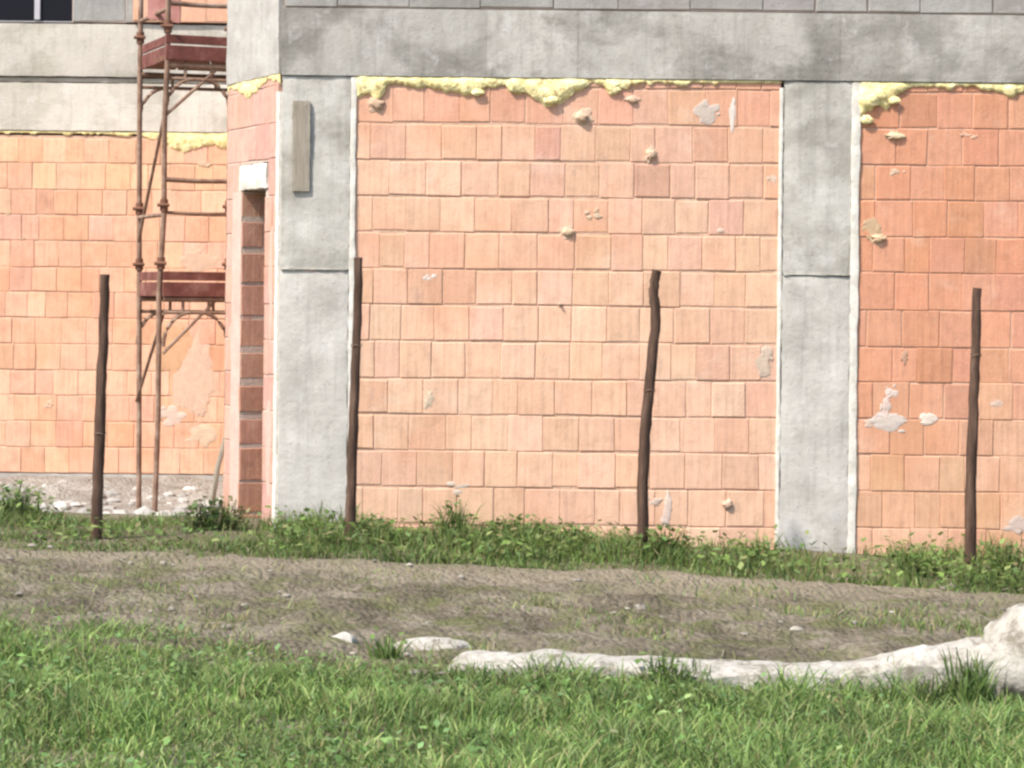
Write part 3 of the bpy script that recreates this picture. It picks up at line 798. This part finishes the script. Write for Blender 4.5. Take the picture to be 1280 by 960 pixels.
mb.hexa(vv); mb.build('guard_panel', m_simple('faded red panel', [(0.3, (0.24, 0.09, 0.075)), (0.7, (0.42, 0.22, 0.19))], 6, 0.7, 0.2), sca, bevel=0.005)

# stick leaning in the corner
mb = MB(); mb.tube([at(263, 640, 17.1), at(272, 585, 17.08), at(286, 532, 17.05)], [0.022, 0.020, 0.017], 8, wob=0.1)
o = mb.build('stick', M['board'], None, True); tag(o, 'short pale stick leaning against the wall corner near the scaffold foot', 'stick')

# ================================================================== FENCE POSTS
posts = [
 ([(131, 343), (130, 400), (127, 470), (124, 560), (121, 640), (120, 700)], 14.9, 0.036, 'straight brown wooden post left of the scaffold, leaning slightly right'),
 ([(448, 322), (447, 400), (444, 480), (440, 570), (438, 650), (437, 705)], 15.1, 0.034, 'dark wooden post standing in front of the edge of the left column'),
 ([(821, 338), (817, 362), (820, 400), (814, 460), (807, 530), (804, 600), (802, 720)], 15.1, 0.037, 'crooked brown wooden post in front of the middle of the salmon brick panel'),
 ([(1221, 360), (1220, 430), (1217, 500), (1214, 590), (1212, 740)], 15.0, 0.036, 'brown wooden post in front of the darker right brick panel'),
]
for i, (pp, y, r, lab) in enumerate(posts):
    base = at(*pp[-1], y)
    t = thing('fence_post', (base.x, y, float(ground_h(base.x, y))), lab, 'post', 'wooden fence posts along the lane')
    pts = [at(a, b, y) for a, b in pp]
    fine = []
    for a, b in zip(pts, pts[1:]):
        for k in range(5): fine.append(a.lerp(b, k / 5))
    fine.append(pts[-1])
    fine = [p + Vector((RND.uniform(-.003, .003), RND.uniform(-.003, .003), 0)) for p in fine]
    zb = min(p.z for p in fine); zg = float(ground_h(base.x, y)) - 0.12
    if zb > zg: fine.append(Vector((fine[-1].x, y, zg)))
    rad = [r * (0.82 + 0.26 * k / len(fine)) for k in range(len(fine))]
    mb = MB(); mb.tube(fine, rad, 12, wob=0.10)
    mb.build('shaft', M['post'], t, True)
    for k in (0.30,) if i % 2 else (0.55,):
        wm = MB()
        q = fine[int(len(fine) * k)]
        ring = [q + Vector((math.cos(a) * r * 1.06, math.sin(a) * r * 1.06, 0.008 * math.sin(3 * a))) for a in [2 * math.pi * j / 14 for j in range(15)]]
        wm.tube(ring, 0.0022, 6)
        wm.build('wire_tie', M['steel'], t, True)

# ================================================================== PALE CONCRETE / STONE EDGING
def edging(name, pts, label, cat, seed, depth=0.34, mat='whitestone'):
    """low bank of rough white concrete; pts = (x, y, height above ground)"""
    mb = MB(); xs = [p[0] for p in pts]; n = int((xs[-1] - xs[0]) / 0.025); m = 11
    vs = []; fs = []
    for i in range(n + 1):
        x = xs[0] + (xs[-1] - xs[0]) * i / n
        y = np.interp(x, xs, [p[1] for p in pts]); h = np.interp(x, xs, [p[2] for p in pts])
        e = min(1, min(i, n - i) / 4 + 0.15)
        for k in range(m):
            t = k / (m - 1); a = math.pi * t
            w = depth * (0.8 + 0.5 * float(fbm(x * 4 + seed, 3, 3))) * (0.5 + 0.5 * e)
            yy = y - math.cos(a) * w / 2
            prof = min(1.0, (math.sin(a) ** 0.28)) * h * e
            prof *= 0.78 + 0.30 * float(fbm(x * 6 + seed, yy * 6, 4)) + 0.14 * (float(vnoise(math.floor(x * 5 + seed * 3), math.floor(yy * 5))) - 0.3)
            yy += 0.05 * (float(fbm(x * 9 + seed, t * 3, 3)) - 0.5)
            vs.append((x, yy, float(ground_h(x, yy)) - 0.03 + prof + 0.03 * (prof > 0.01)))
    for i in range(n):
        for k in range(m - 1): fs.append((i * m + k, (i + 1) * m + k, (i + 1) * m + k + 1, i * m + k + 1))
    mb.add(vs, fs)
    return tag(mb.build(name, M[mat], None, False), label, cat)
def X_(px, y): return (px - PX) / F * y
edging('concrete_edging', [(X_(560, 10.3), 10.25, 0.05), (X_(620, 10.3), 10.22, 0.08), (X_(700, 10.3), 10.2, 0.095), (X_(800, 10.3), 10.18, 0.10), (X_(900, 10.3), 10.16, 0.105), (X_(1040, 10.3), 10.15, 0.12), (X_(1080, 10.3), 10.12, 0.15), (X_(1140, 10.3), 10.1, 0.20), (X_(1190, 10.3), 10.08, 0.235), (X_(1240, 10.3), 10.06, 0.29), (X_(1262, 10.3), 10.05, 0.31)], 'long low white concrete edging between lane and grass, curving up towards the right', 'edging', 9, 0.36)
mb = MB(); bx = X_(1292, 10.1)
mb.blob((bx, 10.05, float(ground_h(bx, 10.05)) + 0.17), (0.25, 0.24, 0.235), 5, 40, 24, 0.24)
tag(mb.build('boulder', M['whitestone'], None, True), 'large rounded white boulder at the right end of the edging', 'boulder')
mb = MB(); bx = X_(545, 10.9)
mb.blob((bx, 10.75, float(ground_h(bx, 10.75)) + 0.02), (0.19, 0.10, 0.045), 15, 16, 10, 0.4)
tag(mb.build('flat_stone', M['whitestone'], None, True), 'thin flat pale stone lying left of the white edging', 'stone')
mb = MB(); bx = X_(432, 10.7)
mb.blob((bx, 10.7, float(ground_h(bx, 10.7)) + 0.03), (0.075, 0.07, 0.06), 25, 14, 9, 0.4)
tag(mb.build('small_stone', M['whitestone'], None, True), 'small pale stone alone at the grass edge, leftmost of the pale stones', 'stone')

# rubble on the apron and stones on the lane: nobody could count them
mb = MB()
for i in range(260):
    x = RND.uniform(-5.2, -2.25); y = RND.uniform(17.2, 21.5) if i % 3 else RND.uniform(17.2, 18.4)
    r = RND.uniform(0.02, 0.075); k = RND.uniform(0.26, 0.46)
    mb.blob((x, y, float(ground_h(x, y)) + r * 0.25), (r * RND.uniform(0.8, 1.6), r, r * 0.7), i, 7, 5, 0.5, (k, k * 0.95, k * 0.87))
tag(mb.build('rubble', M['stone']), 'pale broken rubble strewn before the set-back building', 'rubble', kind='stuff')
mb = MB()
for i in range(190):
    x = RND.uniform(-3.6, 3.8); y = RND.uniform(9.9, 14.1)
    r = abs(RND.gauss(0.004, 0.008)) + 0.004; k = RND.uniform(0.16, 0.34)
    mb.blob((x, y, float(ground_h(x, y)) + 0.03 + r * 0.2), (r * RND.uniform(0.9, 1.7), r, r * 0.7), i, 6, 4, 0.5, (k, k * 0.90, k * 0.74))
tag(mb.build('pebbles', M['stone']), 'small stones and clods scattered over the dirt lane', 'pebbles', kind='stuff')

mb = MB()
for i in range(420):
    x = RND.uniform(-3.6, 3.8); y = RND.uniform(9.9, 14.2); a = RND.uniform(0, 3.14); l = RND.uniform(0.01, 0.045); z = float(ground_h(x, y)) + 0.055
    k = RND.uniform(0.14, 0.30); r = RND.uniform(0.001, 0.003)
    mb.tube([(x, y, z - 0.015), (x + math.cos(a) * l, y + math.sin(a) * l, z + RND.uniform(-0.01, 0.02)), (x + math.cos(a) * l * 2, y + math.sin(a + 0.3) * l * 2, z - 0.02)], r, 5, (k, k * 0.85, k * 0.6))
tag(mb.build('straw', M['stone']), 'dry straw and twig bits littering the dirt lane', 'straw', kind='stuff')

# ================================================================== GRASS AND WEEDS
GREENS = np.array([(0.160, 0.245, 0.058), (0.135, 0.222, 0.052), (0.200, 0.278, 0.080), (0.095, 0.165, 0.040), (0.235, 0.285, 0.095), (0.155, 0.240, 0.080)])
DRY = np.array([(0.26, 0.23, 0.11), (0.21, 0.20, 0.08)])

def blades(px, py, hgt, wid, lean, cols, rng, zoff=-0.01):
    """curved tapering blades: base pair, mid pair, tip"""
    n = len(px); az = rng.random(n) * 2 * np.pi; fa = rng.random(n) * 2 * np.pi
    bz = ground_h(px, py) + zoff
    dx, dy = np.cos(az), np.sin(az); wx, wy = np.cos(fa) * wid / 2, np.sin(fa) * wid / 2
    V = np.zeros((n, 7, 3))
    for k, (t, w) in enumerate(((0, 1.0), (0.45, 0.9), (0.8, 0.55))):
        o = lean * hgt * t ** 1.8; z = bz + hgt * (t - 0.25 * lean * t * t)
        V[:, 2 * k, 0] = px + dx * o - wx * w; V[:, 2 * k, 1] = py + dy * o - wy * w; V[:, 2 * k, 2] = z
        V[:, 2 * k + 1, 0] = px + dx * o + wx * w; V[:, 2 * k + 1, 1] = py + dy * o + wy * w; V[:, 2 * k + 1, 2] = z
    V[:, 6, 0] = px + dx * lean * hgt * 1.15; V[:, 6, 1] = py + dy * lean * hgt * 1.15; V[:, 6, 2] = bz + hgt * (1 - 0.3 * lean)
    b = (np.arange(n) * 7)[:, None]
    loops = np.concatenate([b + np.array([[0, 1, 3, 2]]), b + np.array([[2, 3, 5, 4]]), b + np.array([[4, 5, 6]])], 1).ravel()
    tot = np.tile(np.array([4, 4, 3]), n); st = np.concatenate([[0], np.cumsum(tot)[:-1]])
    return V.reshape(-1, 3), loops, st, tot, np.repeat(cols, 7, 0)

def pick_cols(n, rng, px, py, dry=0.11):
    c = GREENS[rng.integers(0, len(GREENS), n)] * rng.normal(1, 0.16, n).clip(0.6, 1.5)[:, None]
    cl = fbm(px * 2.3, py * 2.3, 4)
    c = c * (0.56 + 0.88 * cl)[:, None]
    m = rng.random(n) < dry * (0.4 + 1.3 * fbm(px * 0.9 + 30, py * 0.9, 3))
    c[m] = DRY[rng.integers(0, 2, m.sum())] * rng.normal(1, 0.15, m.sum()).clip(0.6, 1.4)[:, None]
    return c

def leaves_into(px, py, hgt, size, rng, cols):
    """broad weed leaves: folded kite shapes held at a height above the ground"""
    n = len(px); az = rng.random(n) * 2 * np.pi; tilt = rng.uniform(-0.2, 0.9, n)
    bz = ground_h(px, py) + hgt
    d = np.stack([np.cos(az) * np.cos(tilt), np.sin(az) * np.cos(tilt), np.sin(tilt)], 1)
    s = np.stack([-np.sin(az), np.cos(az), rng.uniform(-0.35, 0.35, n)], 1)
    b = np.stack([px, py, bz], 1); L = size[:, None]
    V = np.stack([b, b + d * L * 0.42 + s * L * 0.30, b + d * L + np.array([0, 0, -0.15]) * L, b + d * L * 0.42 - s * L * 0.30, b + d * L * 0.45 + np.array([0, 0, -0.06]) * L], 1)
    k = (np.arange(n) * 5)[:, None]
    loops = np.concatenate([k + np.array([[0, 1, 4]]), k + np.array([[1, 2, 4]]), k + np.array([[2, 3, 4]]), k + np.array([[3, 0, 4]])], 1).ravel()
    tot = np.full(n * 4, 3); st = np.arange(n * 4) * 3
    return V.reshape(-1, 3), loops, st, tot, np.repeat(cols, 5, 0)

def join(parts):
    V = []; Lp = []; S = []; T = []; Cc = []; vo = lo = 0
    for (v, l, s, t, c) in parts:
        V.append(v); Lp.append(l + vo); S.append(s + lo); T.append(t); Cc.append(c); vo += len(v); lo += len(l)
    return np.concatenate(V), np.concatenate(Lp), np.concatenate(S), np.concatenate(T), np.concatenate(Cc)

def near_edge(x):   # where the foreground grass stops, wandering along the lane
    return np.interp(x, [-3.5, -2.2, -1.5, -0.9, -0.55, -0.2, 0.5, 0.75, 0.95, 1.6, 2.3, 3.5], [10.55, 10.6, 10.55, 10.25, 10.2, 10.06, 10.03, 10.12, 10.02, 10.02, 9.95, 9.88])
rng = np.random.default_rng(3)
n = 250000
px = rng.uniform(-4.3, 4.3, n); py = rng.uniform(5.6, 10.8, n)
edge = near_edge(px) + (fbm(px * 3, px * 0 + 50, 3) - 0.5) * 0.5
keep = (py < edge + rng.normal(0, 0.12, n)) & (rng.random(n) < -0.05 + 1.6 * fbm(px * 2.6, py * 2.6, 4))
px, py = px[keep], py[keep]; n = len(px)
clump = fbm(px * 2.0 + 9, py * 2.0, 4)
hg = (0.03 + 0.19 * clump ** 1.8) * rng.uniform(0.4, 1.35, n)
odd = rng.random(n) < 0.012; hg[odd] *= 1.7
fringe = (py > edge[keep] - 0.30) & (px > -0.6); hg[fringe] *= 0.75 + 0.9 * fbm(px[fringe] * 6, px[fringe] * 0 + 4, 3) ** 1.2
g1 = blades(px, py, hg, rng.uniform(0.004, 0.011, n), rng.uniform(0.2, 1.0, n), pick_cols(n, rng, px, py), rng)
n2 = 11500
lx = rng.uniform(-4.3, 4.3, n2); ly = rng.uniform(5.6, 10.6, n2)
keep = (ly < near_edge(lx) - 0.05) & (fbm(lx * 1.7 + 70, ly * 1.7, 3) > 0.47)
lx, ly = lx[keep], ly[keep]; n2 = len(lx)
g2 = leaves_into(lx, ly, rng.uniform(0.02, 0.10, n2), rng.uniform(0.018, 0.05, n2), rng, pick_cols(n2, rng, lx, ly, 0.05) * np.array([0.95, 1.05, 1.15]))
o = fast_mesh('grass', *join([g1, g2]), M['grass'])
tag(o, 'foreground meadow of mixed green grass blades and low weeds before the lane', 'grass', kind='stuff')

# strip of weeds between lane and wall
rng = np.random.default_rng(8)
def strip_den(x, y):
    d = np.ones_like(x)
    d *= sstep(13.75, 14.1, y + (fbm(x * 2, x * 0 + 80, 3) - 0.5) * 0.7)
    d *= 0.22 + 0.78 * sstep(0.38, 0.56, fbm(x * 1.5 + 12, y * 1.5, 4))
    d *= 1 - 0.85 * np.exp(-((x - 2.15) / 0.45) ** 2) * (y > 14.4)
    return d
n = 70000
px = rng.uniform(-5.2, 4.6, n); py = rng.uniform(13.6, 17.4, n)
ok = (rng.random(n) < strip_den(px, py)) & (py < 15.93)
px, py = px[ok], py[ok]; n = len(px)
cl = fbm(px * 1.8 + 40, py * 1.8, 4)
low = np.where(py < 14.5, 0.6, 1.0) * np.where(px < -1.9, 0.55, 1.0)
hg = (0.035 + 0.30 * cl ** 2.0) * rng.uniform(0.5, 1.3, n) * low
g1 = blades(px, py, hg, rng.uniform(0.005, 0.012, n), rng.uniform(0.1, 0.8, n), pick_cols(n, rng, px, py, 0.16) * 0.8, rng)
n2 = 9000
lx = rng.uniform(-5.0, 4.5, n2); ly = rng.uniform(13.9, 17.0, n2)
ok = (rng.random(n2) < strip_den(lx, ly)) & ((ly < 15.9) & ((lx > -1.9) | (ly < 15.0))) & (fbm(lx * 1.8 + 40, ly * 1.8, 4) > 0.40)
lx, ly = lx[ok], ly[ok]; n2 = len(lx)
g2 = leaves_into(lx, ly, rng.uniform(0.02, 0.17, n2), rng.uniform(0.03, 0.08, n2), rng, pick_cols(n2, rng, lx, ly, 0.05) * 0.8)
o = fast_mesh('grass', *join([g1, g2]), M['grass'])
tag(o, 'ragged strip of grass and weeds along the foot of the brick wall', 'grass', kind='stuff')

# thin growth on the lane itself
rng = np.random.default_rng(18)
n = 46000
px = rng.uniform(-3.9, 3.9, n); py = rng.uniform(9.9, 13.9, n)
ok = rng.random(n) < sstep(0.47, 0.66, fbm(px * 1.6 + 5, py * 1.2 + 3, 4)) * (0.25 + 0.75 * sstep(-0.5, 1.0, px)) * (0.35 + 0.65 * sstep(13.2, 12.0, py)) + 0.7 * np.exp(-(py - near_edge(px)) / 0.35) * (fbm(px * 3, py * 3 + 60, 3) > 0.45)
px, py = px[ok], py[ok]; n = len(px)
g1 = blades(px, py, rng.uniform(0.02, 0.075, n), rng.uniform(0.004, 0.009, n), rng.uniform(0.3, 1.0, n), pick_cols(n, rng, px, py, 0.4), rng, 0.015)
o = fast_mesh('grass', *g1, M['grass'])
tag(o, 'thin short grass sprouting in patches on the dirt lane', 'grass', kind='stuff')

# single weeds that stand out
def weed(px_, y, h, spread, nleaf, lsize, label, seed, tone=1.0, nblade=0, group=None, dry=0.0, stalks=5):
    rg = np.random.default_rng(seed); x = X_(px_, y); gz = float(ground_h(x, y))
    t = thing('weed', (x, y, gz), label, 'weed', group)
    mb = MB()
    for k in range(stalks):
        a = rg.random() * 6.28; r = spread * rg.uniform(0.1, 0.7); hh = h * rg.uniform(0.6, 1.0)
        mb.tube([(x, y, gz - 0.02), (x + math.cos(a) * r * 0.4, y + math.sin(a) * r * 0.4, gz + hh * 0.5), (x + math.cos(a) * r, y + math.sin(a) * r, gz + hh)], [0.006, 0.004, 0.002], 5, (0.10 * tone, 0.13 * tone, 0.045 * tone))
    mb.build('stem', M['leaf'], t, True)
    parts = []
    if nleaf:
        a = rg.random(nleaf) * 6.28; r = spread * np.sqrt(rg.random(nleaf)); lx = x + np.cos(a) * r; ly = y + np.sin(a) * r * 0.8
        lh = h * rg.random(nleaf) ** 0.8 * (1 - 0.45 * (r / spread) ** 2)
        parts.append(leaves_into(lx, ly, lh, lsize * rg.uniform(0.6, 1.3, nleaf), rg, pick_cols(nleaf, rg, lx, ly, dry) * tone))
    if nblade:
        a = rg.random(nblade) * 6.28; r = spread * 0.6 * np.sqrt(rg.random(nblade)); lx = x + np.cos(a) * r; ly = y + np.sin(a) * r
        parts.append(blades(lx, ly, h * rg.uniform(0.5, 1.1, nblade), rg.uniform(0.006, 0.013, nblade), rg.uniform(0.1, 0.6, nblade), pick_cols(nblade, rg, lx, ly, dry) * tone, rg))
    o = fast_mesh('foliage', *join(parts), M['leaf'])
    o.data.transform(Matrix.Translation((-x, -y, -gz))); o.parent = t
G = 'weeds that stand out along wall and lane'
weed(262, 15.5, 0.22, 0.19, 150, 0.06, 'dark green bushy weed below the scaffold, left of the doorway', 1, 0.55, 60, G)
weed(288, 15.7, 0.22, 0.13, 110, 0.05, 'brownish withered weed at the foot of the doorway', 2, 0.8, 30, G, 0.9)
weed(572, 15.4, 0.33, 0.15, 120, 0.055, 'tallest green weed against the salmon brick panel, left half', 3, 0.85, 90, G, stalks=9)
weed(655, 15.3, 0.22, 0.26, 240, 0.06, 'broad low leafy weed clump below the middle of the salmon brick panel', 4, 0.75, 80, G)
weed(715, 15.3, 0.20, 0.20, 180, 0.055, 'dark leafy weed clump just left of the crooked post', 5, 0.62, 60, G)
weed(838, 15.0, 0.24, 0.17, 150, 0.055, 'leafy weed just right of the foot of the crooked post', 6, 0.72, 80, G)
weed(952, 15.0, 0.20, 0.14, 90, 0.05, 'weed at the left foot of the second column', 7, 0.75, 60, G)
weed(1150, 14.8, 0.20, 0.24, 180, 0.055, 'leafy weed clump left of the rightmost post', 8, 0.75, 80, G)
weed(1262, 14.8, 0.27, 0.18, 140, 0.055, 'leafy weed right of the rightmost post at the photo edge', 9, 0.8, 90, G, 0.3)
weed(470, 15.2, 0.17, 0.18, 130, 0.05, 'low dark weed right of the post at the left column', 10, 0.62, 60, G)
weed(20, 15.8, 0.26, 0.28, 180, 0.06, 'green weed clump at the far left before the rubble', 11, 0.9, 120, G)
weed(1216, 9.75, 0.27, 0.14, 0, 0.05, 'tall dark grass tuft in front of the white boulder', 12, 0.75, 170, G, stalks=7)
weed(1170, 9.75, 0.17, 0.08, 0, 0.05, 'narrow grass tuft before the rising white edging', 16, 0.75, 60, G, stalks=4)
weed(836, 9.95, 0.19, 0.15, 30, 0.04, 'green grass tuft standing before the middle of the white edging', 13, 0.85, 120, G)
weed(488, 10.3, 0.17, 0.10, 20, 0.04, 'grass tuft at the lane edge left of the flat stone', 14, 0.85, 90, G)
weed(395, 15.2, 0.16, 0.18, 120, 0.05, 'low weed at the foot of the left column', 15, 0.7, 60, G)

# ================================================================== LIGHT, SKY, CAMERA
EL, AZ = math.radians(52.5), math.radians(50)
to_sun = Vector((-math.sin(AZ) * math.cos(EL), -math.cos(AZ) * math.cos(EL), math.sin(EL)))
sd = bpy.data.lights.new('sun', 'SUN'); sd.energy = 3.7; sd.angle = math.radians(2.0); sd.color = (1.0, 0.94, 0.85)
so = bpy.data.objects.new('sun', sd); C.objects.link(so); so.rotation_euler = (-to_sun).to_track_quat('-Z', 'Y').to_euler(); so.location = to_sun * 40
w = bpy.data.worlds.new('World'); sc.world = w; w.use_nodes = True
sky = w.node_tree.nodes.new('ShaderNodeTexSky'); sky.sky_type = 'NISHITA'; sky.sun_disc = False
sky.sun_elevation = EL; sky.sun_rotation = math.pi + AZ; sky.air_density = 1.0; sky.dust_density = 2.0
w.node_tree.links.new(sky.outputs[0], w.node_tree.nodes['Background'].inputs[0])
w.node_tree.nodes['Background'].inputs[1].default_value = 0.15

cd = bpy.data.cameras.new('camera'); cam = bpy.data.objects.new('camera', cd); C.objects.link(cam)
cd.sensor_width = 36.0; cd.lens = 36.0 * F / 1280.0
cd.shift_x = 0.0; cd.shift_y = -(480 - PY) / 1280.0
cd.clip_end = 2000
cam.location = (0, 0, EYE)
cam.rotation_euler = (Matrix.Rotation(math.radians(90), 3, 'X') @ Matrix.Rotation(ROLL, 3, 'Z')).to_euler()
sc.camera = cam
sc.view_settings.view_transform = 'Standard'; sc.view_settings.look = 'None'
sc.view_settings.exposure = 1.03; sc.view_settings.gamma = 1.0
sc.cycles.pixel_filter_type = 'BLACKMAN_HARRIS'; sc.cycles.filter_width = 2.6
